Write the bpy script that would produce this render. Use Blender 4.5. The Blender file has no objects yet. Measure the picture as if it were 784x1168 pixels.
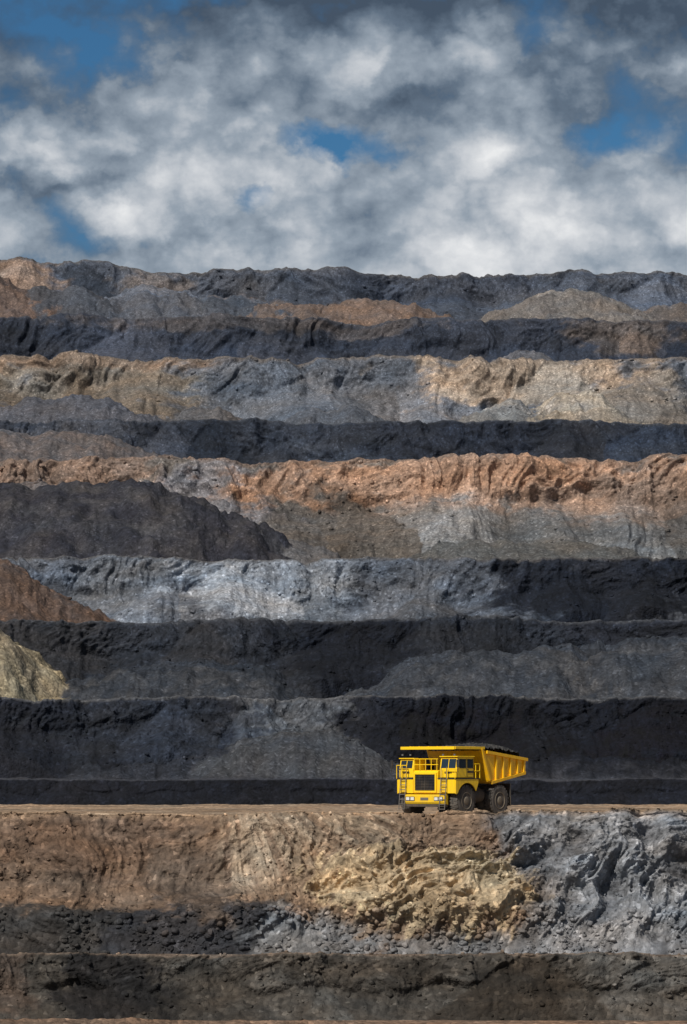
import bpy, bmesh, math, random
import numpy as np
from mathutils import Vector, Matrix
random.seed(7); rng=np.random.default_rng(11)
scene=bpy.context.scene
scene.view_settings.view_transform='Standard'
scene.view_settings.look='None'
scene.view_settings.exposure=0
D2R=math.radians

def lin(c,ws=0.75):
    out=[]
    for v in c[:3]:
        v=v/255.0
        out.append(v/12.92 if v<=0.04045 else ((v+0.055)/1.055)**2.4)
    sat=ws if c[0]>=c[2] else 0.98
    o=np.array(out); g=o@np.array([.3,.6,.1]); return (g+(o-g)*sat)*.92

# ------------------------------------------------------------------ noise
_perms={}
GA=(np.arange(256)*(2*np.pi/256)); GC=np.cos(GA).astype(np.float32); GS=np.sin(GA).astype(np.float32)
def perlin(x,y,seed=0):
    if seed not in _perms:
        p=np.random.default_rng(seed).permutation(256).astype(np.int32); _perms[seed]=np.concatenate([p,p])
    p=_perms[seed]
    fx0=np.floor(x); fy0=np.floor(y)
    xi=fx0.astype(np.int32)&255; yi=fy0.astype(np.int32)&255
    xf=(x-fx0).astype(np.float32); yf=(y-fy0).astype(np.float32)
    u=xf*xf*xf*(xf*(xf*6-15)+10); v=yf*yf*yf*(yf*(yf*6-15)+10)
    p0=p[xi]; p1=p[(xi+1)&255]; y1=(yi+1)&255
    def g(h,fx,fy): return GC[h]*fx+GS[h]*fy
    n00=g(p[p0+yi],xf,yf); n10=g(p[p1+yi],xf-1,yf); n01=g(p[p0+y1],xf,yf-1); n11=g(p[p1+y1],xf-1,yf-1)
    a=n00+u*(n10-n00); b=n01+u*(n11-n01)
    return (a+v*(b-a))*1.5
def fbm(x,y,o,seed,gain=0.5):
    s=0;a=1;t=0
    for i in range(o):
        s=s+a*perlin(x*2**i+i*17.3,y*2**i-i*9.1,seed+i); t+=a; a*=gain
    return s/t
def ridged(x,y,o,seed,gain=0.5):
    s=0;a=1;t=0
    for i in range(o):
        s=s+a*(1-2*np.abs(perlin(x*2**i+i*17.3,y*2**i-i*9.1,seed+i))); t+=a; a*=gain
    return s/t
def sstep(a,b,x):
    t=np.clip((x-a)/(b-a),0,1); return t*t*(3-2*t)

# ------------------------------------------------------------------ terrain profile (metres)
SEG=[(-2500,-45,150,-45,10,'pit','f'),
(150,-45,196,-12.8,40,'pit','s'),
(196,-12.8,199,-12.8,10,'F2','f'),
(199,-12.8,202.5,-8.95,100,'F1','s'),
(202.5,-8.95,205,-8.95,12,'F1','f'),
(205,-8.95,214,0,250,'F0','s'),
(214,0,302,0,100,'F0','f'),
(302,0,306,2.4,34,'B1','s'),
(306,2.4,340,2.4,22,'B1','f'),
(340,2.4,352,11.4,115,'B2','s'),
(352,11.4,384,11.4,36,'B2','f'),
(384,11.4,400,22.6,125,'B3','s'),
(400,22.6,434,22.6,36,'B3','f'),
(434,22.6,450,34.1,105,'B4','s'),
(450,34.1,500,34.1,70,'B4','f'),
(500,34.1,530,56.6,160,'B5','s'),
(530,56.6,580,56.6,36,'B5','f'),
(580,56.6,600,71.4,85,'B6','s'),
(600,71.4,650,71.4,45,'B6','f'),
(650,71.4,680,94.8,125,'B7','s'),
(680,94.8,725,94.8,36,'B7','f'),
(725,94.8,750,114.9,85,'B8','s'),
(750,114.9,800,114.9,46,'B8','f'),
(800,114.9,830,138.7,105,'B9','s'),
(830,138.7,1100,138.7,26,'B9','f'),
(1100,138.7,7000,138.7,8,'B9','f')]
BN=['pit','F2','F1','F0','B1','B2','B3','B4','B5','B6','B7','B8','B9']
LIPY={'pit':196,'F2':199,'F1':202.5,'F0':214,'B1':306,'B2':352,'B3':400,'B4':450,'B5':530,'B6':600,'B7':680,'B8':750,'B9':830}
INFO={}
ry=[];rz=[];rt=[];rb=[];rk=[];rm=[]
for (y0,z0,y1,z1,n,b,k) in SEG:
    if k=='s': INFO[b]=(y0,z0,y1,z1)
    for i in range(n):
        t=i/n
        if k=='s':
            ry.append(y0+(y1-y0)*t); rz.append(z0+(z1-z0)*t); rt.append(t); rk.append(1)
            rm.append(min(1,t*5)*(1-0.35*max(0,(t-0.9)/0.10)))
        else:
            ry.append(y0+(y1-y0)*t); rz.append(z0); rt.append(1.0+(y1-y0)*t/100.0); rk.append(0)
            d=(y1-y0)*t
            rm.append(0.65*math.exp(-d/1.2) if b!='pit' or y0>0 else 0)
        rb.append(BN.index(b))
ry=np.array(ry);rz=np.array(rz);rt=np.array(rt);rb=np.array(rb);rk=np.array(rk);rm=np.array(rm)
NR=len(ry)
u=np.concatenate([-1.25-np.geomspace(0.02,40,50)[::-1], np.linspace(-1.25,1.25,780), 1.25+np.geomspace(0.02,40,50)])
NC=len(u)
hw=np.maximum(ry,150)*0.112
Y=np.repeat(ry[:,None],NC,1); X=hw[:,None]*u[None,:]; Z=np.repeat(rz[:,None],NC,1)
T=np.repeat(rt[:,None],NC,1); M=np.repeat(rm[:,None],NC,1); K=np.repeat(rk[:,None],NC,1); B=np.repeat(rb[:,None],NC,1)
AMP={'pit':1.2,'F2':.4,'F1':.55,'F0':.85,'B1':.3,'B2':1.0,'B3':1.2,'B4':1.3,'B5':1.9,'B6':1.5,'B7':2.1,'B8':1.8,'B9':2.3}
WL ={'pit':4,'F2':2,'F1':2.2,'F0':2.6,'B1':3,'B2':3.3,'B3':4.0,'B4':4.2,'B5':5.6,'B6':5.6,'B7':7,'B8':7,'B9':8.5}
MEA={'pit':1,'F2':.4,'F1':.5,'F0':.8,'B1':3,'B2':5,'B3':6,'B4':6,'B5':8,'B6':9,'B7':10,'B8':10,'B9':12}
LZ ={'pit':1,'F2':.15,'F1':.2,'F0':.0,'B1':.3,'B2':.7,'B3':1.0,'B4':1.0,'B5':2.0,'B6':1.7,'B7':2.2,'B8':2.2,'B9':3.4}
KK={'pit':(.3,.2),'F2':(.3,.2),'F1':(.35,.2),'F0':(.33,.25),'B1':(.4,.2),'B2':(.38,.34),'B3':(.40,.34),'B4':(.32,.34),'B5':(.42,.34),'B6':(.36,.3),'B7':(.44,.34),'B8':(.38,.3),'B9':(.46,.34)}
NF={'pit':8,'F2':0,'F1':5,'F0':0,'B1':10,'B2':11,'B3':11,'B4':11,'B5':12,'B6':14,'B7':14,'B8':15,'B9':17}
mea=np.zeros((NR,NC)); lz=np.zeros((NR,NC)); KT=np.full((NR,NC),.5)
fanD=np.zeros((NR,NC)); fanV=np.ones((NR,NC)); fanW=np.zeros((NR,NC)); fanM=np.zeros((NR,NC))
keys=[]
for bi,b in enumerate(BN):
    rows=np.where((rb==bi)&(rk==1))[0]
    if len(rows): keys.append((rows[0],rows[-1],b,bi))
for (r0,r1,b,bi) in keys:
    y0,z0,y1,z1=INFO[b]; H=z1-z0; R=y1-y0
    xx=LIPY[b]*0.112*u
    m1=MEA[b]*fbm(xx/45+bi*3.7,np.full(NC,bi*5.3),4,100+bi)
    l1=LZ[b]*(fbm(xx/24+bi*7.7,np.full(NC,bi*2.3),4,150+bi,.6))
    k0,ka=KK[b]
    k=k0+ka*ridged(xx/(H*2.2)+bi*3.1,np.full(NC,bi*1.7),2,180+bi,.35)
    k=np.clip(k,.06,.74)
    tt=rt[r0:r1+1][:,None]; kk=k[None]
    if b in('F0','F1','pit'):
        k=np.minimum(k,(R/H-.12)/1.5) if b!='pit' else k; kk=k[None]
        run=np.full((1,NC),R); s2=(R-1.5*kk*H)/((1-kk)*H)
    else:
        s2=np.full((1,NC),.55); run=1.5*kk*H+(1-kk)*H*s2
    yy=np.where(tt<kk,1.5*tt*H,1.5*kk*H+(tt-kk)*H*s2)
    mea[r0:r1+1]=(y1-run+yy)+m1[None]-ry[r0:r1+1][:,None]
    KT[r0:r1+1]=kk
    lz[r0:r1+1]=l1[None]*sstep(0,1,tt)
    INFO[b]=INFO[b]+(m1,l1)
    W=LIPY[b]*.112*1.3; fr=np.random.default_rng(500+bi)
    xr=X[r0:r1+1]; wob=.12*H*fbm(xr/(H*.35),tt*3+0*xr,5,600+bi,.62)
    best=np.zeros_like(xr); bv=np.ones_like(xr); bw=np.zeros_like(xr)
    for j in range(NF[b]):
        xi=W*(-1+2*(j+fr.random())/max(NF[b],1)); ta=.52+.62*fr.random(); sp=.75+.9*fr.random(); skw=(fr.random()-.5)*.6
        p=((ta-tt)*H*sp-np.abs(xr-xi-skw*(ta-tt)*H+wob))*.36
        v=.55+.90*fr.random()**1.2; wv=(fr.random()-.5)
        sel=p>best
        best=np.where(sel,p,best); bv=np.where(sel,v,bv); bw=np.where(sel,wv,bw)
    fanD[r0:r1+1]=np.minimum(best,.30*H)*(.85 if b!='F1' else .35); m_=sstep(0,.04*H,best)
    fanV[r0:r1+1]=1+(bv-1)*m_; fanW[r0:r1+1]=bw*m_; fanM[r0:r1+1]=m_
for i in range(len(keys)):
    a=keys[i][1]; l1=INFO[keys[i][2]][5]; m1=INFO[keys[i][2]][4]
    if i<len(keys)-1:
        c=keys[i+1][0]; n=c-a; w=np.linspace(0,1,n+1)[:,None]
        mea[a:c+1]=mea[a][None]*(1-w)+mea[c][None]*w
        lz[a:c+1]=l1[None]*(1-sstep(0,1,w))
    else:
        mea[a:]=mea[a][None]; lz[a:]=l1[None]
mea[:keys[0][0]]=0
Y=Y+mea; Z=Z+lz
S=(Y*.5+Z)
WLr=np.array([WL[BN[i]] for i in rb])[:,None]; AMr=np.array([AMP[BN[i]] for i in rb])[:,None]
W1=fbm(X/(WLr*4),S/(WLr*4),3,1); W2=fbm(X/(WLr*4)+31,S/(WLr*4)+17,3,5)
wx=X+W1*WLr*1.6; ws=S+W2*WLr*1.6
scarp=sstep(-.06,.07,T-KT+.10*fbm(X/(WLr*1.5),S/(WLr*1.5),3,8))*(1-.7*fanM)
bulge=fbm(X/(WLr*5),S/(WLr*6),2,9)
flute=ridged(wx/(WLr*0.75),ws/(WLr*7),4,21,.5)
gul=ridged(wx/(WLr*1.5)+4,ws/(WLr*6),3,25)
rill=ridged(X/(WLr*0.35)+W1*2,S/(WLr*3),2,29)
strata=ridged(wx*1.0/WLr+ws*1.0/WLr,(ws-wx)/(WLr*3.6),4,41,0.5)
strata2=ridged(-wx*.8/WLr+ws*1.1/WLr,(ws+wx)/(WLr*3.6),4,47,0.5)
smk=sstep(-0.15,0.2,fbm(X/(WLr*6)+9,S/(WLr*5),2,55))
rock=ridged(wx/(WLr*0.7),ws/(WLr*0.7),5,61,0.55)
fine=fbm(X/(WLr*0.2),S/(WLr*0.2),3,71,0.6)
st=strata*smk+strata2*(1-smk)
flmask=sstep(-.25,.25,fbm(X/(WLr*7)+2,S*0+1,2,77))
Dp=AMr*(1.7*bulge+scarp*(1.45*flute*(.3+.7*flmask)+.95*gul+1.05*st*(1-.5*flmask)+.50*rock)+(1-scarp)*(.75*gul+.26*rill+.12*rock)+.08*fine)+fanD
def gs(x,x0,r): return np.exp(-((x-x0)/r)**2)
isF0=(B==3)&(K==1)
diagn=fbm((X+9*T)/2.6,(X-9*T)/1.0,5,95,.6)
osrc=gs(X,5.2-(T-.4)*5,7.8)*gs(T,.40,.30)
ochre=sstep(.36,.50,osrc+.42*diagn+.10*W1)
ochS=sstep(.10,.62,osrc+.15*diagn)
ochc=np.maximum(ochre*(1-sstep(.6,.95,T)*.6),.0)
grey=sstep(9.5,11.5,X+2.6*fbm(X/3,S/3,4,97,.6)-3*(1-T)+1)
led=ridged((wx*-0.42+ws*1.0)/3.0,(ws*.5+wx)/9,4,91,0.5)
led2=ridged((X-.75*Z+1.2*W1*2.6)/1.7,(Z+.75*X)/11,5,93,0.56)
tailgravel=1-grey*sstep(.0,.4,fbm(X/5+3,S/5,2,99)+.35)
gr_rock=grey*(1-tailgravel)
grt=gr_rock*(1-.85*sstep(.55,.98,T))
radial=ridged(np.arctan2(X+8.5,(1.6-T)*9)*9+.4*W1,T*1.1+.4*W2,5,98,.6)
rmask=sstep(-9.5,-6.5,X)*(1-sstep(2,6,X))*(1-ochS*.7)*(1-grey)
hum=gs(X,-9+(T)*6,5.5)*gs(T,.12,.22)+.9*gs(X,-20,4)*gs(T,.1,.18)
Dp=Dp*np.where(isF0,.50+.6*np.maximum(ochS*.6,grt),1)
Dp=Dp+np.where(isF0, 1.6*ochS+1.9*ochS*led+.26*ochS*rock+ grt*(.5+1.5*led2)+.30*rock*grt -1.3*gs(X,-1.5+(T-.5)*-3,1.6)*gs(T,.3,.35)-1.6*gs(X,24.5,1.4)*gs(T,.7,.35)-1.2*gs(X,21.0,.8)*gs(T,.75,.3)+.70*radial*rmask
   +1.8*hum+1.0*hum*st+.35*ridged(X/1.1+W1*3,S/6,3,94)*(1-grey)*(1-ochS)+.18*rock+.35*st*(1-grey)*(1-ochS)*sstep(.5,.2,T),0)
Dd=Dp*M
Yn=Y-0.75*Dd; Zn=Z+0.40*Dd
flatn=fbm(X/9,Y/9,4,201)*0.10+fbm(X/1.2,Y/1.2,3,205)*0.03
bigf=sstep(250,400,Y)
Zn+= (K==0)*(flatn*(1+8*bigf))*(Y<1000)*sstep(0,1,np.clip((T-1)*100/3,0,1))
dl=np.clip((T-1)*100,0,999)
berm=(B==3)&(K==0)
Zn+=np.where(berm,(0.10+0.18*fbm(X/3,Y/6,3,211))*np.exp(-((dl-1.2)/0.7)**2),0)
Zn+=np.where(berm,0.05*perlin(X/18,Y/1.1,213),0)
sk=(B==12)
Zn+=np.where(sk,sstep(0.3,1,T)*(4.5*gs(X,-92,14)+1.8*gs(X,-60,14)+1.0*gs(X,95,12)-0.8*gs(X,60,20)),0)

# ---------------------------------------------- tipped spoil mounds (x,y,z_base,height,flat half-length,slope,colour)
mounds=[
(-46,489,34.1,16.0,16,.62,(44,44,51)),
(-10,486,34.1,6.0,3,.45,(90,87,88)),
(30,488,34.1,6.0,10,.4,(86,84,81)),
(-54,440,22.6,12.0,3,.62,(92,68,52)),
(-50,388,11.4,13.5,2,.85,(134,120,90)),
(22,390,11.4,8.0,7,.5,(46,50,57)),
(44,390,11.4,9.5,9,.55,(46,50,57)),
(-20,391,11.4,6,6,.45,(42,46,53)),
(-5,346,2.4,5.6,3,.5,(62,64,68)),
(-19,346,2.4,3.5,6,.45,(35,38,45)),
(28,346,2.4,3.5,6,.4,(19,21,28)),
(-57,628,71.4,9.5,6,.5,(84,84,90)),
(-62,566,56.6,10.0,12,.35,(88,84,86)),
(36,660,71.4,13.0,1,.62,(114,112,110)),
(50,662,71.4,14.5,2,.62,(140,128,112)),
(64,665,71.4,9.5,3,.55,(116,107,99)),
(-2,655,71.4,11,3,.6,(80,84,92)),
(-30,655,71.4,10,3,.5,(92,88,88)),
(44,735,94.8,11,1,.6,(94,94,99)),
(-18,738,94.8,8,3,.5,(60,65,74)),
(-60,738,94.8,9,5,.5,(56,60,70)),
(-100,800,114.9,22,4,.62,(110,86,72)),
(-76,802,114.9,17,4,.55,(70,73,80)),
(-52,805,114.9,18,3,.55,(84,87,95)),
(-30,805,114.9,15,4,.5,(70,75,84)),
(-12,800,114.9,13,3,.45,(108,88,76)),
(8,802,114.9,14,3,.45,(114,92,78)),
(60,803,114.9,16,4,.5,(114,106,100)),
(88,806,114.9,13,4,.6,(92,84,80)),
(37,806,114.9,9,3,.6,(94,98,106)),
(22,582,56.6,6,8,.3,(48,53,62)),
]
mcol=np.zeros((NR,NC,3)); mw=np.zeros((NR,NC))
for i,(mx,my,zb,h,rf,sl,c) in enumerate(mounds):
    rr=h/sl+rf+12
    rs=np.where((ry>my-rr)&(ry<my+rr))[0]; r0,r1=rs[0],rs[-1]+1
    xx=X[r0:r1]; yy=Yn[r0:r1]
    ddx=np.maximum(0,np.abs(xx-mx+.14*h*fbm(xx/7,yy/7,4,290+i))-rf*(1+.5*fbm(xx/10,yy/5,2,295+i))); ddy=np.abs(yy-my)
    rad=np.sqrt(ddx**2+ddy**2+(h*0.10)**2)
    rad=rad*(1+0.26*fbm(xx/(h*.9)+i,yy/(h*.9),4,301+i))
    ang=np.arctan2(yy-my,np.sign(xx-mx)*ddx+.001)
    topn=fbm(xx/(h*.6)+i,yy/(h*2),4,310+i,.6)
    zz=zb+h*(1+.20*topn)-sl*rad+0.09*h*ridged(ang*4.2+i+.5*topn,rad/9,5,320+i)*np.clip(rad/h,0,1)+0.04*h*ridged(xx/(h*.3),yy/(h*.3),3,340+i)
    dz=zz-Zn[r0:r1]; w=sstep(-0.3,0.6,dz)
    Zn[r0:r1]=np.where(dz>0,zz,Zn[r0:r1])
    wc=w*np.clip(.85+.7*fbm(xx/(h*.5),yy/(h*.3),4,360+i,.6),0.3,1)
    mcol[r0:r1]=mcol[r0:r1]*(1-w[...,None])+lin(c)*w[...,None]; mw[r0:r1]=np.maximum(mw[r0:r1]*(1-w),wc)

# ------------------------------------------------------------------ ground colour: geology plus painted cloud shade and haze
base={'pit':(70,62,54),'F2':(120,92,70),'F1':(60,55,49),'F0':(108,85,65),'B1':(18,20,27),'B2':(23,26,34),'B3':(34,38,46),'B4':(72,77,86),  # benches behind the truck painted dark as cloud shadow
'B5':(98,92,88),'B6':(41,46,56),'B7':(86,89,96),'B8':(44,49,60),'B9':(64,69,79)}  # middle and far benches tinted blue-grey, haze put into the rock colour
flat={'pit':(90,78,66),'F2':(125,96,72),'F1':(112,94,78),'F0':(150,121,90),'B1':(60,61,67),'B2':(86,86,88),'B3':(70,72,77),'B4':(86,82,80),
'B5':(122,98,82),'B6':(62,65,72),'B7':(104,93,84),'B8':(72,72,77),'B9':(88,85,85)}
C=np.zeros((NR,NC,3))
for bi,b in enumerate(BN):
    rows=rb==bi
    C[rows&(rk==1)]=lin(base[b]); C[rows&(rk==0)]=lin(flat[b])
P=[
('F0',-18,.06,16,.26,(52,49,47),1),('F0',-9,.14,7,.26,(44,44,47),1),('F0',-2,.05,4.5,.22,(100,101,103),.9),('F0',-18,.80,8,.3,(96,74,57),.8),('F0',3,.85,6,.25,(122,97,73),.8),('F0',8,.0,8,.13,(96,97,99),.9),('F0',-9,.55,4,.4,(84,70,58),.8),
('F1',-15,.5,4,.8,(30,28,28),1),('F1',5,.5,14,.5,(62,57,51),.7),('F1',20,.6,6,.9,(76,72,67),.9),('F1',-23,.5,3,.8,(74,60,50),.8),
('B2',-6,.6,7,.8,(78,80,84),.8),('B2',-22,.6,12,.7,(33,37,45),.8),('B2',12,.4,9,1.0,(12,15,23),1),('B2',32,.5,12,1.0,(14,17,25),1),  # dark patches on this and the next bench paint in cloud shadow
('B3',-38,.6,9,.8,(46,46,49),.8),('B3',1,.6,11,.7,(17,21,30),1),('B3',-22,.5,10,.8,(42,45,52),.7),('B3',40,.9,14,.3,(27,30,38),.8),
('B4',-32,.7,8,.9,(88,92,99),.9),('B4',-10,.7,15,.7,(112,118,127),.9),('B4',8,.5,7,.9,(86,91,100),.9),('B4',36,.5,16,1.1,(25,29,38),1),('B4',52,.8,12,.8,(23,27,36),1),
('B5',-50,.85,22,.4,(118,94,78),.9),('B5',-22,.65,10,.5,(112,111,116),.9),('B5',30,.80,50,.26,(148,112,86),1),('B5',50,.55,18,.3,(120,98,83),.8),('B5',35,.25,40,.3,(92,89,87),.9),('B5',10,.45,14,.2,(114,110,108),.6),
('B6',-55,.5,12,.6,(66,69,77),.8),('B6',30,.6,26,.8,(35,40,51),.8),('B6',-5,.2,12,.4,(58,64,75),.8),
('B7',-58,.5,28,.8,(104,95,85),1),('B7',-62,.95,40,.12,(118,97,79),.8),('B7',-15,.5,14,1.,(78,84,94),.9),('B7',42,.8,28,.4,(140,121,102),.95),('B7',66,.3,16,.5,(118,108,98),.9),
('B8',-20,.9,50,.12,(84,77,75),.6),('B8',70,.8,14,.4,(90,79,72),.7),
('B9',-95,.7,14,.7,(116,92,75),1),('B9',-50,.6,12,.4,(96,86,81),.8),('B9',-15,.2,24,.35,(108,91,81),.9),('B9',60,.25,20,.35,(110,101,92),.8),('B9',30,.85,40,.3,(57,62,73),.8),
]
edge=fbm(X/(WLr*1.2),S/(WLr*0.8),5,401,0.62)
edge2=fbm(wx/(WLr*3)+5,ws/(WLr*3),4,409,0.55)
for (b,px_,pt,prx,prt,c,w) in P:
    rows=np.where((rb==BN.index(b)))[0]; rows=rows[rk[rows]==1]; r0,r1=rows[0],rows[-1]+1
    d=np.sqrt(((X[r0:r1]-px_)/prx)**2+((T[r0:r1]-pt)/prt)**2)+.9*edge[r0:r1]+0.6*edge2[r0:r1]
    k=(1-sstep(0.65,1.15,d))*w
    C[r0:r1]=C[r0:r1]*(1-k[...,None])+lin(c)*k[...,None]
def mixc(mask,c,s=.75):
    global C
    k=mask[...,None]; C=C*(1-k)+lin(c,s)*k
mixc(np.where(isF0,rmask*sstep(.1,.8,radial)*sstep(.2,.6,T)*.65,0),(156,136,110))
mixc(np.where(isF0,grey*.95,0),(84,86,90))
mixc(np.where(isF0,gr_rock*sstep(-.1,.5,led2)*.8,0),(124,125,128))
mixc(np.where(isF0,ochS*.7,0),(124,102,76))
mixc(np.where(isF0,ochc*.85,0),(162,138,100),.74)
C*=np.where(K==1,fanV,1)[...,None]
C[...,0]*=1+.20*fanW; C[...,2]*=1-.20*fanW
C=C*(1-mw[...,None])+mcol*mw[...,None]
n1=fbm(wx/(WLr*1.1),ws/(WLr*1.1),5,421,0.62)
n2=fbm(X/(WLr*5),S/(WLr*4),3,431)
streak=ridged(X/(WLr*0.45)+W1*1.5,S/(WLr*4),3,441,.6)
beds=fbm(X/(WLr*9),(Z+.05*X+W2*WLr*.6)/(WLr*.35),4,445,.6)
var=1+0.65*n1+0.55*n2+0.34*streak*(1-scarp)+scarp*(.65*beds+.30*flute)  # flute term paints crevice shade: grooves darker, ridges lighter
var=np.clip(var,0.3,2.2)
C*=np.where(K==1,var,np.clip(1+.5*n1,.5,1.6))[...,None]
warm=fbm(X/(WLr*2.5)+70,S/(WLr*1.2),5,451,.6)
C[...,0]*=1+0.20*warm; C[...,2]*=1-0.20*warm
crest=((K==1)*sstep(0.94,1.0,T+0.04*n1)*0.7*(1-mw))
crest[(B==3)]*=0.6
fl=np.array([lin(flat[BN[i]]) for i in rb])[:,None,:]
C=C*(1-crest[...,None])+fl*crest[...,None]
hb=(B==3)&(K==0)
hs=fbm(X/26,Y/2.6,4,461)
C=np.where(hb[...,None],C*np.clip(1.05+1.2*hs,0.4,1.6)[...,None],C)
C=np.clip(C,0.004,0.55)

def grid_mesh(name,X,Y,Z,C,mat):
    nr,nc=X.shape
    me=bpy.data.meshes.new(name)
    co=np.stack([X,Y,Z],-1).reshape(-1,3).astype(np.float32)
    idx=np.arange(nr*nc,dtype=np.int32).reshape(nr,nc)
    q=np.stack([idx[:-1,:-1],idx[:-1,1:],idx[1:,1:],idx[1:,:-1]],-1).reshape(-1,4)
    nf=len(q)
    me.vertices.add(len(co)); me.vertices.foreach_set('co',co.ravel())
    me.loops.add(nf*4); me.loops.foreach_set('vertex_index',q.ravel())
    me.polygons.add(nf); me.polygons.foreach_set('loop_start',np.arange(0,nf*4,4,dtype=np.int32))
    me.polygons.foreach_set('loop_total',np.full(nf,4,dtype=np.int32))
    me.update(calc_edges=True)
    me.polygons.foreach_set('use_smooth',np.ones(nf,dtype=bool))
    if C is not None:
        at=me.color_attributes.new('Col','FLOAT_COLOR','POINT')
        cc=np.concatenate([C.reshape(-1,3),np.ones((nr*nc,1))],1).astype(np.float32)
        at.data.foreach_set('color',cc.ravel())
    me.materials.append(mat)
    ob=bpy.data.objects.new(name,me); scene.collection.objects.link(ob)
    return ob

# ------------------------------------------------------------------ materials
def newmat(name):
    m=bpy.data.materials.new(name); m.use_nodes=True
    nt=m.node_tree; b=nt.nodes['Principled BSDF']; return m,nt,b
def N(nt,t,**k):
    n=nt.nodes.new(t)
    for a,v in k.items(): setattr(n,a,v)
    return n
def math_(nt,op,a,b=None,c=None):
    n=N(nt,'ShaderNodeMath',operation=op)
    for i,v in enumerate((a,b,c)):
        if v is None: continue
        if isinstance(v,(int,float)): n.inputs[i].default_value=v
        else: nt.links.new(v,n.inputs[i])
    return n.outputs[0]
def mapr(nt,v,a,b,c,d,clamp=True):
    n=N(nt,'ShaderNodeMapRange'); n.clamp=clamp
    nt.links.new(v,n.inputs[0])
    for i,x in enumerate((a,b,c,d)): n.inputs[i+1].default_value=x
    return n.outputs[0]
def ground_mat(name,bump=0.5):
    m,nt,b=newmat(name); L=nt.links.new
    at=N(nt,'ShaderNodeAttribute',attribute_name='Col')
    geo=N(nt,'ShaderNodeNewGeometry'); pos=geo.outputs['Position']
    vo=N(nt,'ShaderNodeTexVoronoi'); vo.inputs['Scale'].default_value=3.2; L(pos,vo.inputs['Vector'])
    no=N(nt,'ShaderNodeTexNoise'); no.inputs['Scale'].default_value=1.1; no.inputs['Detail'].default_value=4; no.inputs['Roughness'].default_value=.7; L(pos,no.inputs['Vector'])
    sp=N(nt,'ShaderNodeSeparateColor'); L(vo.outputs['Color'],sp.inputs[0])
    a=mapr(nt,no.outputs[0],0.3,0.7,0.6,1.4)
    c=mapr(nt,sp.outputs[0],0,1,0.75,1.2)
    p1=math_(nt,'POWER',sp.outputs[1],12.0); c2=math_(nt,'MULTIPLY_ADD',p1,1.0,c)
    f=math_(nt,'MULTIPLY',a,c2)
    vm=N(nt,'ShaderNodeVectorMath',operation='SCALE'); L(at.outputs['Color'],vm.inputs[0]); L(f,vm.inputs['Scale'])
    L(vm.outputs[0],b.inputs['Base Color'])
    b.inputs['Roughness'].default_value=0.9
    b.inputs['Specular IOR Level'].default_value=0.2
    h=math_(nt,'MULTIPLY_ADD',vo.outputs['Distance'],-0.3,no.outputs[0])
    bp=N(nt,'ShaderNodeBump'); bp.inputs['Strength'].default_value=bump; bp.inputs['Distance'].default_value=0.5
    L(h,bp.inputs['Height']); L(bp.outputs[0],b.inputs['Normal'])
    return m
gm=ground_mat('rock_coal_painted_shade',0.6)  # ground tones carry painted cloud shade and haze besides rock and coal
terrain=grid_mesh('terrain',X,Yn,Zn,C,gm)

# ------------------------------------------------------------------ loose rocks (one mesh)
bm=bmesh.new(); bmesh.ops.create_icosphere(bm,subdivisions=1,radius=1)
iv=np.array([v.co[:] for v in bm.verts]); jf=np.array([[v.index for v in f.verts] for f in bm.faces]); bm.free()
def rowsel(b,k,t0,t1): return np.where((rb==BN.index(b))&(rk==k)&(rt>=t0)&(rt<=t1))[0]
cols=np.where(np.abs(u)<1.25)[0]
picks=[]
def scatter(rows,n,s0,s1,pw=3.0,clump=None):
    r=rng.choice(rows,n*3); c=rng.choice(cols,n*3)
    if clump is not None:
        v=edge2[r,c]+0.4*edge[r,c]; keep=v>clump; r=r[keep];c=c[keep]
    r=r[:n];c=c[:n]
    s=s0+(s1-s0)*rng.random(len(r))**pw
    for a,b_,q in zip(r,c,s): picks.append((a,b_,q))
scatter(rowsel('F0',1,0,.25),2400,.05,.38,3.5,-.1)
scatter(rowsel('F0',1,.25,1),1500,.04,.22,4,-.05)
scatter(rowsel('F0',0,1,1.03),500,.04,.18,3)
scatter(rowsel('F1',1,0,.98),800,.05,.26,4)
scatter(rowsel('F1',0,1,1.03),200,.05,.22,4)
scatter(rowsel('B2',1,0,1),500,.08,.35,5,0)
scatter(rowsel('B3',1,0,1),400,.1,.4,5,0)
scatter(rowsel('B4',1,0,1),500,.1,.45,5,0)
scatter(rowsel('B5',1,0,1),1200,.12,.6,5,-.05)
scatter(rowsel('B7',1,0,1),500,.15,.7,5,0)
scatter(rowsel('B9',1,0,1),300,.15,.8,5)
pv=[];pf=[];pc=[]
for k,(a,b_,q) in enumerate(picks):
    v=iv*(1+0.5*(rng.random((12,1))-.5))+0.35*(rng.random((12,3))-.5)
    v=v*np.array([1,.5+.5*rng.random(),.35+.5*rng.random()])*q
    an=rng.random()*6.28; ca,sa=math.cos(an),math.sin(an)
    v=np.stack([v[:,0]*ca-v[:,1]*sa,v[:,0]*sa+v[:,1]*ca,v[:,2]],-1)
    tl=(rng.random()-.5)*1.6; ca,sa=math.cos(tl),math.sin(tl)
    v=np.stack([v[:,0],v[:,1]*ca-v[:,2]*sa,v[:,1]*sa+v[:,2]*ca],-1)
    p=np.array([X[a,b_],Yn[a,b_]-q*.05,Zn[a,b_]+q*.1])
    pv.append(v+p); pf.append(jf+12*k); pc.append(np.repeat((C[a,b_]*(0.8+0.6*rng.random()))[None],12,0))
pv=np.concatenate(pv);pf=np.concatenate(pf);pc=np.clip(np.concatenate(pc),0,.5)
me=bpy.data.meshes.new('loose_rocks'); nf=len(pf)
me.vertices.add(len(pv)); me.vertices.foreach_set('co',pv.astype(np.float32).ravel())
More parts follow.
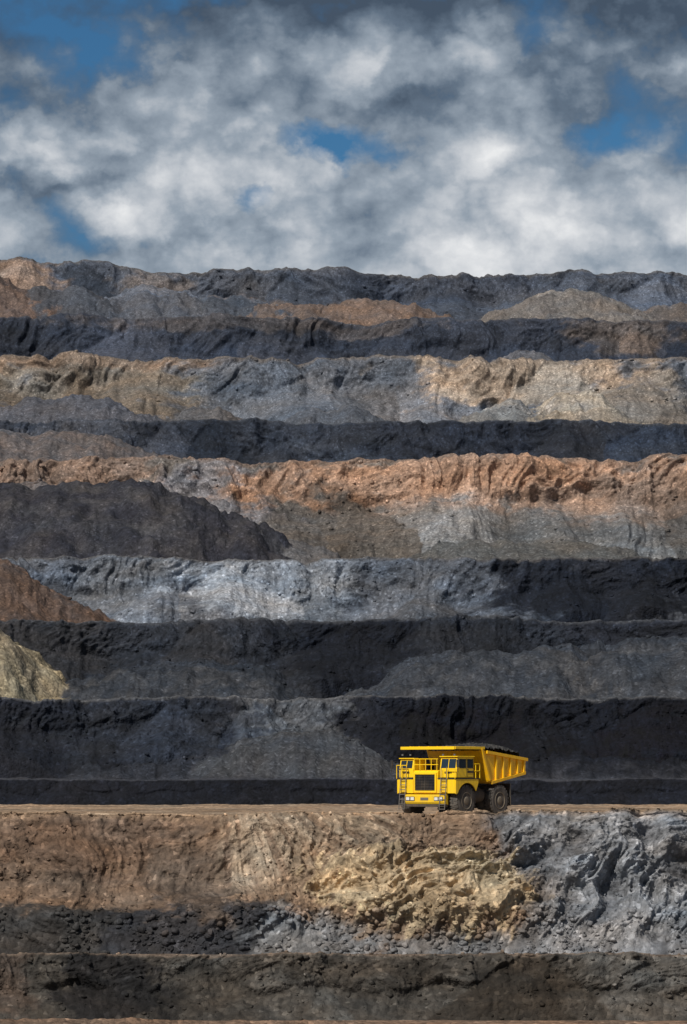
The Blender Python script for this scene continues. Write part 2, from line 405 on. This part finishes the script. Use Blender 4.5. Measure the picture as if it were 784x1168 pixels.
me.loops.add(nf*3); me.loops.foreach_set('vertex_index',pf.astype(np.int32).ravel())
me.polygons.add(nf); me.polygons.foreach_set('loop_start',np.arange(0,nf*3,3,dtype=np.int32)); me.polygons.foreach_set('loop_total',np.full(nf,3,dtype=np.int32))
me.update(calc_edges=True)
at=me.color_attributes.new('Col','FLOAT_COLOR','POINT'); at.data.foreach_set('color',np.concatenate([pc,np.ones((len(pc),1))],1).astype(np.float32).ravel())
me.materials.append(gm)
rocks=bpy.data.objects.new('loose_rocks',me); scene.collection.objects.link(rocks)

# ------------------------------------------------------------------ truck materials
def paint(name,col,rough=.42,dirt=.35,dirtcol=(.16,.12,.08),metal=0.0):
    m,nt,b=newmat(name); L=nt.links.new
    tc=N(nt,'ShaderNodeTexCoord'); n=N(nt,'ShaderNodeTexNoise'); n.inputs['Scale'].default_value=1.6; n.inputs['Detail'].default_value=6; n.inputs['Roughness'].default_value=.7
    L(tc.outputs['Object'],n.inputs['Vector'])
    mp=N(nt,'ShaderNodeMapping'); mp.inputs['Scale'].default_value=(5,5,.6); L(tc.outputs['Object'],mp.inputs[0])
    n2=N(nt,'ShaderNodeTexNoise'); n2.inputs['Scale'].default_value=1.5; n2.inputs['Detail'].default_value=4; L(mp.outputs[0],n2.inputs['Vector'])
    s=N(nt,'ShaderNodeSeparateXYZ'); L(tc.outputs['Object'],s.inputs[0])
    low=mapr(nt,s.outputs[2],0.6,3.0,0.20,0.0)
    f=math_(nt,'ADD',math_(nt,'MULTIPLY',math_(nt,'ADD',n.outputs[0],n2.outputs[0]),.5),low)
    f=mapr(nt,f,.50,.78,0,dirt*1.6)
    mx=N(nt,'ShaderNodeMix',data_type='RGBA'); L(f,mx.inputs[0]); mx.inputs[6].default_value=(*col,1); mx.inputs[7].default_value=(*dirtcol,1)
    L(mx.outputs[2],b.inputs['Base Color'])
    L(mapr(nt,f,0,.5,rough,.9),b.inputs['Roughness']); b.inputs['Metallic'].default_value=metal
    return m
yel=paint('yellow_paint',(.95,.60,.006),.32,.22)
yel2=paint('yellow_bed_paint',(.95,.53,.008),.38,.34)
blk=paint('dark_steel',(.016,.016,.018),.55,.35)
rub=paint('tyre_rubber',(.030,.029,.028),.85,.75,(.12,.105,.09))
rim=paint('dusty_rim',(.20,.18,.145),.7,.6)
gry=paint('grey_steel',(.12,.12,.12),.5,.4)
wht=paint('lamp_lens',(.75,.75,.72),.15,.1)
gl,nt_,b_=newmat('cab_glass'); b_.inputs['Base Color'].default_value=(.02,.03,.04,1); b_.inputs['Roughness'].default_value=.06; b_.inputs['Specular IOR Level'].default_value=.8
red=paint('red_lens',(.5,.03,.02),.3,.1)
loadm,nt2,b2=newmat('load_rubble')
g_=N(nt2,'ShaderNodeNewGeometry'); v_=N(nt2,'ShaderNodeTexVoronoi'); v_.inputs['Scale'].default_value=3.5; nt2.links.new(g_.outputs['Position'],v_.inputs['Vector'])
s_=N(nt2,'ShaderNodeSeparateColor'); nt2.links.new(v_.outputs['Color'],s_.inputs[0])
r_=N(nt2,'ShaderNodeValToRGB'); r_.color_ramp.elements[0].color=(.010,.010,.012,1); r_.color_ramp.elements[1].color=(.06,.056,.05,1); nt2.links.new(s_.outputs[0],r_.inputs[0]); nt2.links.new(r_.outputs[0],b2.inputs['Base Color']); b2.inputs['Roughness'].default_value=.9
bp_=N(nt2,'ShaderNodeBump'); bp_.inputs['Distance'].default_value=.2; nt2.links.new(v_.outputs['Distance'],bp_.inputs['Height']); nt2.links.new(bp_.outputs[0],b2.inputs['Normal'])

truck=bpy.data.objects.new('mining_dump_truck',None); scene.collection.objects.link(truck)
def finish(bm,name,mat,bev=0.0,smooth=False):
    bmesh.ops.recalc_face_normals(bm,faces=bm.faces)
    me=bpy.data.meshes.new(name); bm.to_mesh(me); bm.free(); me.materials.append(mat)
    ob=bpy.data.objects.new(name,me); scene.collection.objects.link(ob); ob.parent=truck
    if smooth:
        for p in me.polygons: p.use_smooth=True
    if bev>0:
        md=ob.modifiers.new('b','BEVEL'); md.width=bev; md.segments=2; md.limit_method='ANGLE'; md.angle_limit=D2R(40)
    return ob
def abox(bm,x0,x1,y0,y1,z0,z1):
    vs=[bm.verts.new((x,y,z)) for x in(x0,x1) for y in(y0,y1) for z in(z0,z1)]
    for f in((0,1,3,2),(4,6,7,5),(0,4,5,1),(2,3,7,6),(0,2,6,4),(1,5,7,3)): bm.faces.new([vs[i] for i in f])
def box(name,x0,x1,y0,y1,z0,z1,mat,bev=.02):
    bm=bmesh.new(); abox(bm,x0,x1,y0,y1,z0,z1); return finish(bm,name,mat,bev)
def boxes(name,lst,mat,bev=.01):
    bm=bmesh.new()
    for l in lst: abox(bm,*l)
    return finish(bm,name,mat,bev)
def aprism(bm,pts,y0,y1):
    a=[bm.verts.new((x,y0,z)) for x,z in pts]; b=[bm.verts.new((x,y1,z)) for x,z in pts]
    bm.faces.new(a); bm.faces.new(b[::-1]); n=len(pts)
    for i in range(n): bm.faces.new((a[i],b[i],b[(i+1)%n],a[(i+1)%n]))
def prism(name,pts,y0,y1,mat,bev=.02):
    bm=bmesh.new(); aprism(bm,pts,y0,y1); return finish(bm,name,mat,bev)
def atube(bm,p,q,r,seg=8):
    p=Vector(p);q=Vector(q); d=q-p; 
    ret=bmesh.ops.create_cone(bm,cap_ends=True,segments=seg,radius1=r,radius2=r,depth=d.length)
    M_=Matrix.Translation((p+q)/2)@d.to_track_quat('Z','Y').to_matrix().to_4x4()
    bmesh.ops.transform(bm,matrix=M_,verts=ret['verts'])
def tubes(name,lst,mat,r=.025,seg=8):
    bm=bmesh.new()
    for l in lst: atube(bm,l[0],l[1],l[2] if len(l)>2 else r,seg)
    return finish(bm,name,mat,0,False)
def lathe(bm,prof,cx,cz,seg=48):
    rings=[]
    for r,y in prof:
        rings.append([bm.verts.new((cx+r*math.cos(2*math.pi*i/seg),y,cz+r*math.sin(2*math.pi*i/seg))) for i in range(seg)])
    for a,b in zip(rings[:-1],rings[1:]):
        for i in range(seg): bm.faces.new((a[i],a[(i+1)%seg],b[(i+1)%seg],b[i]))
    bm.faces.new(rings[0]); bm.faces.new(rings[-1][::-1])
def wheel(name,cx,yo,yi,side,R=1.12):
    s=side; cz=R-0.03; m=(yo+yi)/2
    bm=bmesh.new()
    prof=[(R*.54,yi+.02),(R*.60,yi),(R*.80,yi-.01),(R*.93,yi+.03),(R*.975,yi+.10),(R*.985,m),(R*.975,yo-.10),(R*.93,yo-.03),(R*.80,yo+.01),(R*.60,yo),(R*.54,yo-.02)]
    lathe(bm,[(r,y*s) for r,y in prof],cx,cz)
    nl=26
    for i in range(nl):
        for hlf in(0,1):
            a=2*math.pi*(i+.5*hlf)/nl
            b0=bmesh.new()
            if hlf==0: abox(b0,R*.90,R*1.0,m+.02,yo-.015,-.075,.075)
            else: abox(b0,R*.90,R*1.0,yi+.015,m-.02,-.075,.075)
            for v in b0.verts:
                x,y,z=v.co
                z+=(y-m)*.35*(1 if hlf==0 else -1)
                v.co=(cx+x*math.cos(a)-z*math.sin(a),y*s,cz+x*math.sin(a)+z*math.cos(a))
            tmp=bpy.data.meshes.new('t'); b0.to_mesh(tmp); b0.free(); bm.from_mesh(tmp); bpy.data.meshes.remove(tmp)
    finish(bm,name+'_tyre',rub,0,False)
    bm=bmesh.new()
    lathe(bm,[((R*.56),(yo-.03)*s),((R*.55),(yo+.015)*s),((R*.51),(yo+.015)*s),((R*.47),(yo-.10)*s),((R*.30),(yo-.16)*s),((R*.27),(yo-.02)*s),((R*.20),(yo+.02)*s),((R*.1),(yo+.03)*s)],cx,cz,40)
    for i in range(16):
        a=2*math.pi*i/16
        atube(bm,(cx+R*.39*math.cos(a),(yo-.15)*s,cz+R*.39*math.sin(a)),(cx+R*.39*math.cos(a),(yo-.07)*s,cz+R*.39*math.sin(a)),.03,6)
    finish(bm,name+'_rim',rim,0,False)
FX,RX=2.1,-2.1
wheel('front_wheel_left',FX,2.52,1.84,1); wheel('front_wheel_right',FX,2.52,1.84,-1)
wheel('rear_wheel_left_outer',RX,2.46,1.82,1); wheel('rear_wheel_left_inner',RX,1.74,1.12,1)
wheel('rear_wheel_right_outer',RX,2.46,1.82,-1); wheel('rear_wheel_right_inner',RX,1.74,1.12,-1)
tubes('axles',[((FX,-1.85,1.05),(FX,1.85,1.05),.2),((RX,-1.85,1.07),(RX,1.85,1.07),.32),((RX+.0,-.5,1.07),(RX,.5,1.07),.55)],blk,seg=20)
boxes('chassis',[(-4.1,3.3,.5,.85,1.05,1.6),(-4.1,3.3,-.85,-.5,1.05,1.6),(-3.9,-3.5,-.5,.5,1.1,1.55),(-.6,-.2,-.5,.5,1.1,1.55),(1.1,1.5,-.5,.5,1.1,1.9),(.9,1.2,-2.0,2.0,1.6,2.0)],blk,.03)
tubes('suspension_struts',[((FX,1.5,1.0),(FX+.1,1.25,2.4),.15),((FX,-1.5,1.0),(FX+.1,-1.25,2.4),.15),((RX-.4,1.0,1.2),(RX-1.0,.8,2.3),.13),((RX-.4,-1.0,1.2),(RX-1.0,-.8,2.3),.13),
 ((.2,.95,1.3),(-1.7,1.0,2.55),.13),((.2,-.95,1.3),(-1.7,-1.0,2.55),.13)],gry,seg=14)
prism('bumper',[(3.25,.78),(3.66,.85),(3.74,1.0),(3.74,1.52),(3.25,1.55)],-1.75,1.75,yel,.04)
boxes('bumper_skid',[(3.3,3.76,-1.75,1.75,.66,.845)],blk,.02)
boxes('headlamps',[(3.77,3.79,y-.15,y+.15,1.12,1.34) for y in(-1.45,-1.05,1.05,1.45)],wht,.02)
boxes('headlamp_frames',[(3.735,3.772,y-.19,y+.19,1.08,1.38) for y in(-1.45,-1.05,1.05,1.45)],blk,.01)
box('number_plate',3.742,3.755,-.35,.35,1.12,1.32,gry,.005)
prism('hood',[(1.3,1.6),(3.50,1.6),(3.50,3.12),(3.40,3.24),(1.3,3.28)],-1.15,1.0,yel,.04)
boxes('radiator_frame',[(3.50,3.60,-1.08,-.95,1.66,3.08),(3.50,3.60,.80,.93,1.66,3.08),(3.50,3.60,-.95,.80,2.95,3.08),(3.50,3.60,-.95,.80,1.66,1.80)],yel,.015)
box('radiator_core',3.50,3.52,-.94,.79,1.81,2.94,blk,.0)
boxes('radiator_slats',[(3.52,3.57,-.94,.79,1.86+i*.112,1.90+i*.112) for i in range(10)]+[(3.52,3.575,-.10,-.05,1.81,2.94)],blk,.0)
AR=1.29
for s,nm in((1,'left'),(-1,'right')):
    def yy(a,b): return (a,b) if s>0 else (-b,-a)
    y0,y1=(1.02,2.58) if s>0 else (-2.58,-1.17)
    arch=[(.75,2.62),(.75,2.36)]+[(FX+AR*math.cos(a),1.07+AR*math.sin(a)) for a in [D2R(x) for x in range(146,18,-8)]]+[(3.42,1.55),(3.50,1.60),(3.50,2.62)]
    bm=bmesh.new(); aprism(bm,arch,*(yy(2.53,2.60))); finish(bm,'fender_side_'+nm,yel,.01)
    if s>0: box('fender_front_'+nm,3.42,3.52,y0,y1-.055,1.62,2.62,yel,.02)
    else: box('fender_front_'+nm,3.42,3.52,y0+.055,y1,1.62,2.62,yel,.02)
    box('deck_'+nm,.55,3.56,y0,y1+.04 if s>0 else y1,2.625,2.70,blk,.01)
    bm=bmesh.new(); prs=[(FX+AR*math.cos(D2R(x)),1.07+AR*math.sin(D2R(x))) for x in range(150,18,-12)]
    prs2=[(FX+(AR+.05)*math.cos(D2R(x)),1.07+(AR+.05)*math.sin(D2R(x))) for x in range(30,162,12)]
    aprism(bm,prs+prs2,*yy(1.2,2.525)); finish(bm,'mudguard_'+nm,blk,0)
def cab(pref,y0,y1,x0,x1,z0,z1,side):
    fr=.14
    prism(pref+'_shell',[(x0,z0),(x1,z0),(x1,z0+.62),(x1-fr,z1-.06),(x1-fr-.08,z1),(x0,z1)],y0,y1,yel,.045)
    box(pref+'_roof',x0-.06,x1-fr+.12,y0-.05,y1+.05,z1+.003,z1+.075,yel,.025)
    bm=bmesh.new()
    def wp(f,off): return (x1-fr*f*1.0+off, z0+.62+(z1-.06-z0-.62)*f)
    for (a,b) in ([(y0+.12,(y0+y1)/2-.03),((y0+y1)/2+.03,y1-.12)]):
        q=[]
        for off in(-.02,.012):
            for f,y in((.08,a),(.08,b),(.92,b),(.92,a)):
                xx,zz=wp(f,off); q.append(bm.verts.new((xx,y,zz)))
        bm.faces.new(q[0:4]); bm.faces.new(q[4:8][::-1])
        for i in range(4): bm.faces.new((q[i],q[(i+1)%4],q[4+(i+1)%4],q[4+i]))
    finish(bm,pref+'_windscreen',gl,0)
    ys=y1 if side>0 else y0
    a,b=(ys-.01,ys+.012) if side>0 else (ys-.012,ys+.01)
    boxes(pref+'_side_windows',[(x0+.14,x0+.82,a,b,z0+.68,z1-.14),(x0+.98,x1-.30,a,b,z0+.68,z1-.14)],gl,0)
    a,b=(ys-.01,ys+.02) if side>0 else (ys-.02,ys+.01)
    boxes(pref+'_door_seams',[(x0+.88,x0+.905,a,b,z0+.05,z1-.08),(x0+.09,x0+.115,a,b,z0+.05,z1-.08),(x0+.115,x0+.88,a,b,z0+.05,z0+.075),(x0+.70,x0+.82,a,b+.02,z0+.55,z0+.59)],blk,0)
cab('cab',1.06,2.56,1.25,3.34,2.72,4.18,1)
cab('right_cabin',-2.56,-1.30,1.7,3.30,2.72,4.05,-1)
boxes('cab_badges',[(1.3+i*.13,1.39+i*.13,2.560,2.583,3.06,3.22) for i in range(6)],blk,0)
boxes('front_badges',[(3.345,3.36,-2.25+i*.13,-2.16+i*.13,3.05,3.18) for i in range(5)]+[(3.345,3.365,1.5+i*.13,1.59+i*.13,3.02,3.16) for i in range(5)],blk,0)
boxes('roof_lamps',[(3.2,3.28,y-.07,y+.07,4.28,4.40) for y in(1.3,2.3,-2.3,-1.6)],gry,.01)
R=[]
for x,z0 in((3.45,3.2),):
    for y in(-1.1,-.6,-.1,.4,.9): R.append(((x,y,3.15),(x,y,4.05)))
    R+= [((x,-1.2,4.05),(x,1.0,4.05)),((x,-1.2,3.65),(x,1.0,3.65))]
for s in(1,-1):
    y=2.6*s
    for x in(.6,1.1): R.append(((x,y,2.66),(x,y,3.7)))
    R+=[((.6,y,3.7),(1.2,y,3.7)),((.6,y,3.2),(1.2,y,3.2))]
R+=[((3.58,-2.58,2.66),(3.58,-2.58,3.6)),((3.58,-2.58,3.6),(3.58,-1.7,3.6)),((3.58,-2.1,2.66),(3.58,-2.1,3.6)),((3.58,-1.7,2.66),(3.58,-1.7,3.6)),
 ((3.58,2.58,2.66),(3.58,2.58,3.35)),((3.58,1.9,2.66),(3.58,1.9,3.35)),((3.58,1.9,3.35),(3.58,2.58,3.35))]
tubes('deck_rails',R,yel,.028)
tubes('mirror_arms',[((3.3,2.6,3.9),(3.75,2.95,3.95)),((3.3,2.6,3.3),(3.75,2.95,3.3)),((3.75,2.95,3.1),(3.75,2.95,4.1)),((3.3,-2.6,3.8),(3.7,-2.95,3.9)),((3.7,-2.95,3.1),(3.7,-2.95,4.0))],blk,.025)
boxes('mirrors',[(3.70,3.78,2.84,3.08,3.45,4.0),(3.66,3.74,-3.06,-2.84,3.4,3.95)],blk,.02)
Ld=[]
for yc in(1.62,-1.95):
    for dy in(-.24,.24): Ld.append(((3.86,yc+dy,.45),(3.62,yc+dy,2.75),.03)); Ld.append(((3.62,yc+dy,2.75),(3.6,yc+dy,3.5),.025))
    for i in range(7):
        f=i/6; Ld.append(((3.86-.22*f,yc-.24,.5+2.05*f),(3.86-.22*f,yc+.24,.5+2.05*f),.028))
tubes('access_ladders',Ld,gry,.03)
bm=bmesh.new(); atube(bm,(-.75,1.55,1.45),(.75,1.55,1.45),.52,24); atube(bm,(-.75,-1.55,1.45),(.75,-1.55,1.45),.52,24); finish(bm,'fuel_tanks',blk,.02)
tubes('air_filters',[((.85,1.55,2.8),(.85,1.55,3.8),.27),((.85,-1.55,2.8),(.85,-1.55,3.8),.27),((.3,1.0,2.0),(.3,1.0,4.3),.09)],blk,seg=18)
boxes('engine_bay',[(.2,1.3,-1.1,1.0,1.6,3.1)],blk,.03)
side=[(.15,4.80),(-.85,2.50),(-1.35,2.32),(-5.35,2.98),(-5.62,4.10),(-.55,4.62)]
for s,nm in((1,'left'),(-1,'right')):
    y0,y1=(2.26,2.34) if s>0 else (-2.34,-2.26)
    prism('bed_side_'+nm,side,y0,y1,yel2,.01)
    bm=bmesh.new(); a,b=(2.343,2.47) if s>0 else (-2.47,-2.343)
    def top(x): return 4.62+(4.10-4.62)*(x+.55)/(-5.62+.55)
    def bot(x): return 2.32+(2.98-2.32)*(x+1.35)/(-5.35+1.35)
    aprism(bm,[(-.5,top(-.5)+.04),(-5.64,top(-5.64)+.04),(-5.64,top(-5.64)-.18),(-.5,top(-.5)-.18)],a,b+(.03 if s>0 else 0))
    aprism(bm,[(-1.1,bot(-1.1)+.2),(-5.40,bot(-5.40)+.17),(-5.40,bot(-5.40)-.03),(-1.1,bot(-1.1)-.03)],a,b)
    for x in(-1.75,-2.65,-3.55,-4.45,-5.25):
        aprism(bm,[(x+.10,bot(x)+.18),(x-.10,bot(x)+.18),(x-.10-.03,top(x)-.185),(x+.10-.03,top(x)-.185)],a,b-.02 if s>0 else b)
    aprism(bm,[(.16,4.78),(-.02,4.78),(-1.0,2.55),(-.84,2.50)],a,b)
    finish(bm,'bed_ribs_'+nm,yel2,.012)
prism('bed_floor',[(-.9,2.44),(-1.35,2.30),(-5.35,2.96),(-5.35,3.10),(-1.4,2.46),(-.95,2.58)],-2.255,2.255,yel2,.01)
prism('bed_front_wall',[(.12,4.66),(-.86,2.50),(-.98,2.54),(0.0,4.66)],-2.255,2.255,yel2,.01)
box('canopy',-.30,3.30,-2.34,2.34,4.80,4.88,yel,.015)
boxes('canopy_edge',[(3.303,3.40,-2.38,2.38,4.72,4.93),(-.30,3.30,2.343,2.43,4.74,4.93),(-.30,3.30,-2.43,-2.343,4.74,4.93)],yel,.015)
boxes('canopy_shade_sheet',[(-.10,3.28,-2.32,2.32,4.765,4.796)],blk,.0)  # black sheet that paints in the shade below the canopy
boxes('canopy_ribs',[(-.28,3.28,y-.06,y+.06,4.883,4.95) for y in(-1.6,-.8,0,.8,1.6)],yel2,.01)
boxes('bed_under_beams',[(-5.0,-1.2,.55,.8,2.0,2.35),(-5.0,-1.2,-.8,-.55,2.0,2.35)],blk,.02)
boxes('mud_flaps',[(-3.5,-3.45,1.2,2.45,.7,2.3),(-3.5,-3.45,-2.45,-1.2,.7,2.3)],blk,0)
boxes('tail_lamps',[(-4.2,-4.12,.9,1.2,1.3,1.45),(-4.2,-4.12,-1.2,-.9,1.3,1.45)],red,.01)
nx,ny=70,50
gx=np.linspace(-5.35,-.35,nx)[:,None]*np.ones((1,ny)); gy=np.ones((nx,1))*np.linspace(-2.24,2.24,ny)[None]
fx=np.clip((gx+5.35)/5.0,0,1)
tz=4.62+(4.10-4.62)*(gx+.55)/(-5.07)
hz=tz+.04+.80*np.sin(np.pi*np.clip(fx,0,1)**1.2)**.45*(1-(gy/2.4)**2)**.5*(1-.5*fx)+.26*ridged(gx/.7,gy/.7,4,501)+.06*fbm(gx/.15,gy/.15,2,505)
hz-=.8*sstep(.12,0,fx)
ld=grid_mesh('load',gx,gy,hz,None,loadm); ld.parent=truck
truck.location=(8.05,222.0,0.0); truck.rotation_euler=(0,0,D2R(232))

# ------------------------------------------------------------------ world: Nishita sky with broken cloud
SUN_EL=D2R(44); SUN_AZ_DIR=Vector((-0.50,-0.86,0)).normalized()
w=bpy.data.worlds.new('World'); scene.world=w; w.use_nodes=True; nt=w.node_tree; L=nt.links.new
bg=nt.nodes['Background']; bg.inputs['Strength'].default_value=0.1
sky=N(nt,'ShaderNodeTexSky'); sky.sky_type='NISHITA'; sky.sun_disc=False; sky.sun_elevation=SUN_EL
sky.sun_rotation=math.atan2(SUN_AZ_DIR.x,SUN_AZ_DIR.y); sky.air_density=1.0; sky.dust_density=.6
tc=N(nt,'ShaderNodeTexCoord'); dirv=tc.outputs['Generated']
sep=N(nt,'ShaderNodeSeparateXYZ'); L(dirv,sep.inputs[0]); zz=sep.outputs[2]
def noise(scale,det,rough,sc=(1,1,1),off=(0,0,0),dist=0.0,vec=None):
    mp=N(nt,'ShaderNodeMapping'); mp.inputs['Scale'].default_value=sc; mp.inputs['Location'].default_value=off; L(vec or dirv,mp.inputs[0])
    n=N(nt,'ShaderNodeTexNoise'); n.inputs['Scale'].default_value=scale; n.inputs['Detail'].default_value=det; n.inputs['Roughness'].default_value=rough; n.inputs['Distortion'].default_value=dist
    L(mp.outputs[0],n.inputs['Vector']); return n
wn=noise(45,5,.6,(1,1,1.1),(3,1,2)); warp=wn.outputs[0]
wv=N(nt,'ShaderNodeVectorMath',operation='SUBTRACT'); L(wn.outputs['Color'],wv.inputs[0]); wv.inputs[1].default_value=(.5,.5,.5)
wv2=N(nt,'ShaderNodeVectorMath',operation='SCALE'); L(wv.outputs[0],wv2.inputs[0]); wv2.inputs['Scale'].default_value=.026
dv=N(nt,'ShaderNodeVectorMath',operation='ADD'); L(dirv,dv.inputs[0]); L(wv2.outputs[0],dv.inputs[1]); wdir=dv.outputs[0]
def puff(scale,off):
    mp=N(nt,'ShaderNodeMapping'); mp.inputs['Location'].default_value=off; mp.inputs['Scale'].default_value=(1,1,1.3); L(wdir,mp.inputs[0])
    v=N(nt,'ShaderNodeTexVoronoi'); v.inputs['Scale'].default_value=scale; v.inputs['Detail'].default_value=2; v.inputs['Roughness'].default_value=.5; L(mp.outputs[0],v.inputs['Vector'])
    return math_(nt,'SUBTRACT',.45,v.outputs['Distance'])
def blob(u0,v0,ru,rv):
    mp=N(nt,'ShaderNodeMapping'); mp.vector_type='POINT'
    mp.inputs['Location'].default_value=(-u0/ru,0,-v0/rv); mp.inputs['Scale'].default_value=(1/ru,0,1/rv); L(wdir,mp.inputs[0])
    ln=N(nt,'ShaderNodeVectorMath',operation='LENGTH'); L(mp.outputs[0],ln.inputs[0])
    front=mapr(nt,sep.outputs[1],0,.1,0,1)
    return math_(nt,'MULTIPLY',mapr(nt,ln.outputs['Value'],.2,1.3,1,0),front)
big=noise(15,7,.52,(1,1,1.3),(0.3,0,0.1)).outputs[0]
mid=noise(34,6,.56,(1,1,1.4),(0.9,0,0.4)).outputs[0]
pf1=puff(42,(0,0,0))
cov=math_(nt,'MULTIPLY_ADD',math_(nt,'SUBTRACT',mid,.5),.42,big)
cov=math_(nt,'MULTIPLY_ADD',pf1,.16,cov)
cov=math_(nt,'MULTIPLY_ADD',math_(nt,'SUBTRACT',cov,.5),.75,.5)
for (u0,v0,ru,rv,a) in [(-.078,.232,.024,.013,-.16),(-.055,.252,.03,.008,-.12),(-.006,.205,.022,.008,-.25),(-.030,.190,.012,.009,-.19),(.086,.205,.016,.007,-.09),(.045,.215,.02,.006,-.06),
                        (-.095,.200,.026,.012,.12),(.07,.222,.02,.010,.09)]:
    cov=math_(nt,'MULTIPLY_ADD',blob(u0,v0,ru,rv),a,cov)
lowz=mapr(nt,zz,.165,.20,.12,0)
cov=math_(nt,'ADD',math_(nt,'ADD',cov,lowz),.130)
mask=mapr(nt,cov,.44,.59,0,1)
br=mapr(nt,zz,.165,.250,.74,.17)
br=math_(nt,'ADD',br,mapr(nt,zz,.27,.5,0,-.08))
br=math_(nt,'MULTIPLY_ADD',math_(nt,'SUBTRACT',big,.5),1.2,br)
br=math_(nt,'MULTIPLY_ADD',math_(nt,'SUBTRACT',mid,.5),.95,br)
br=math_(nt,'MULTIPLY_ADD',pf1,.34,br)
for (u0,v0,ru,rv,a) in [(-.095,.203,.026,.011,.34),(-.072,.180,.022,.009,.22),(.062,.238,.024,.010,.26),(.008,.228,.024,.010,.22),(.03,.202,.05,.012,.10),(.09,.222,.020,.01,.12),(-.05,.212,.02,.012,.08),
                        (.10,.246,.03,.010,-.10),(-.09,.188,.02,.005,-.18),(.0,.253,.06,.006,-.10),(.02,.215,.03,.006,-.10),(.05,.19,.05,.008,.06)]:
    br=math_(nt,'MULTIPLY_ADD',blob(u0,v0,ru,rv),a,br)
cr=N(nt,'ShaderNodeValToRGB'); L(br,cr.inputs[0]); e=cr.color_ramp.elements
e[0].position=.05; e[0].color=(.060,.088,.130,1); e[1].position=.95; e[1].color=(.82,.83,.84,1)
x=cr.color_ramp.elements.new(.25); x.color=(.125,.170,.230,1); x=cr.color_ramp.elements.new(.5); x.color=(.30,.355,.42,1); x=cr.color_ramp.elements.new(.72); x.color=(.56,.59,.63,1)
sc=N(nt,'ShaderNodeVectorMath',operation='SCALE'); L(cr.outputs[0],sc.inputs[0]); sc.inputs['Scale'].default_value=10
tint=N(nt,'ShaderNodeVectorMath',operation='MULTIPLY'); L(sky.outputs[0],tint.inputs[0]); tint.inputs[1].default_value=(.20,.42,.58)
mx=N(nt,'ShaderNodeMix',data_type='RGBA'); L(mask,mx.inputs[0]); L(tint.outputs[0],mx.inputs[6]); L(sc.outputs[0],mx.inputs[7])
L(mx.outputs[2],bg.inputs['Color'])
w.name='sky'

sd=bpy.data.lights.new('sun','SUN'); sd.energy=4.5; sd.angle=D2R(.5); sd.color=(1,.95,.87)
so=bpy.data.objects.new('sun',sd); scene.collection.objects.link(so)
sdir=Vector((SUN_AZ_DIR.x*math.cos(SUN_EL),SUN_AZ_DIR.y*math.cos(SUN_EL),math.sin(SUN_EL)))
so.rotation_euler=sdir.to_track_quat('Z','Y').to_euler()
so.location=(0,0,300)

cd=bpy.data.cameras.new('camera'); cam=bpy.data.objects.new('camera',cd); scene.collection.objects.link(cam)
cd.sensor_fit='VERTICAL'; cd.sensor_height=36; cd.lens=36*3500/1168
cd.clip_start=1; cd.clip_end=20000
cam.location=(0,0,2.85); cam.rotation_euler=(math.pi/2+math.atan(301/3500),0,0)
scene.camera=cam
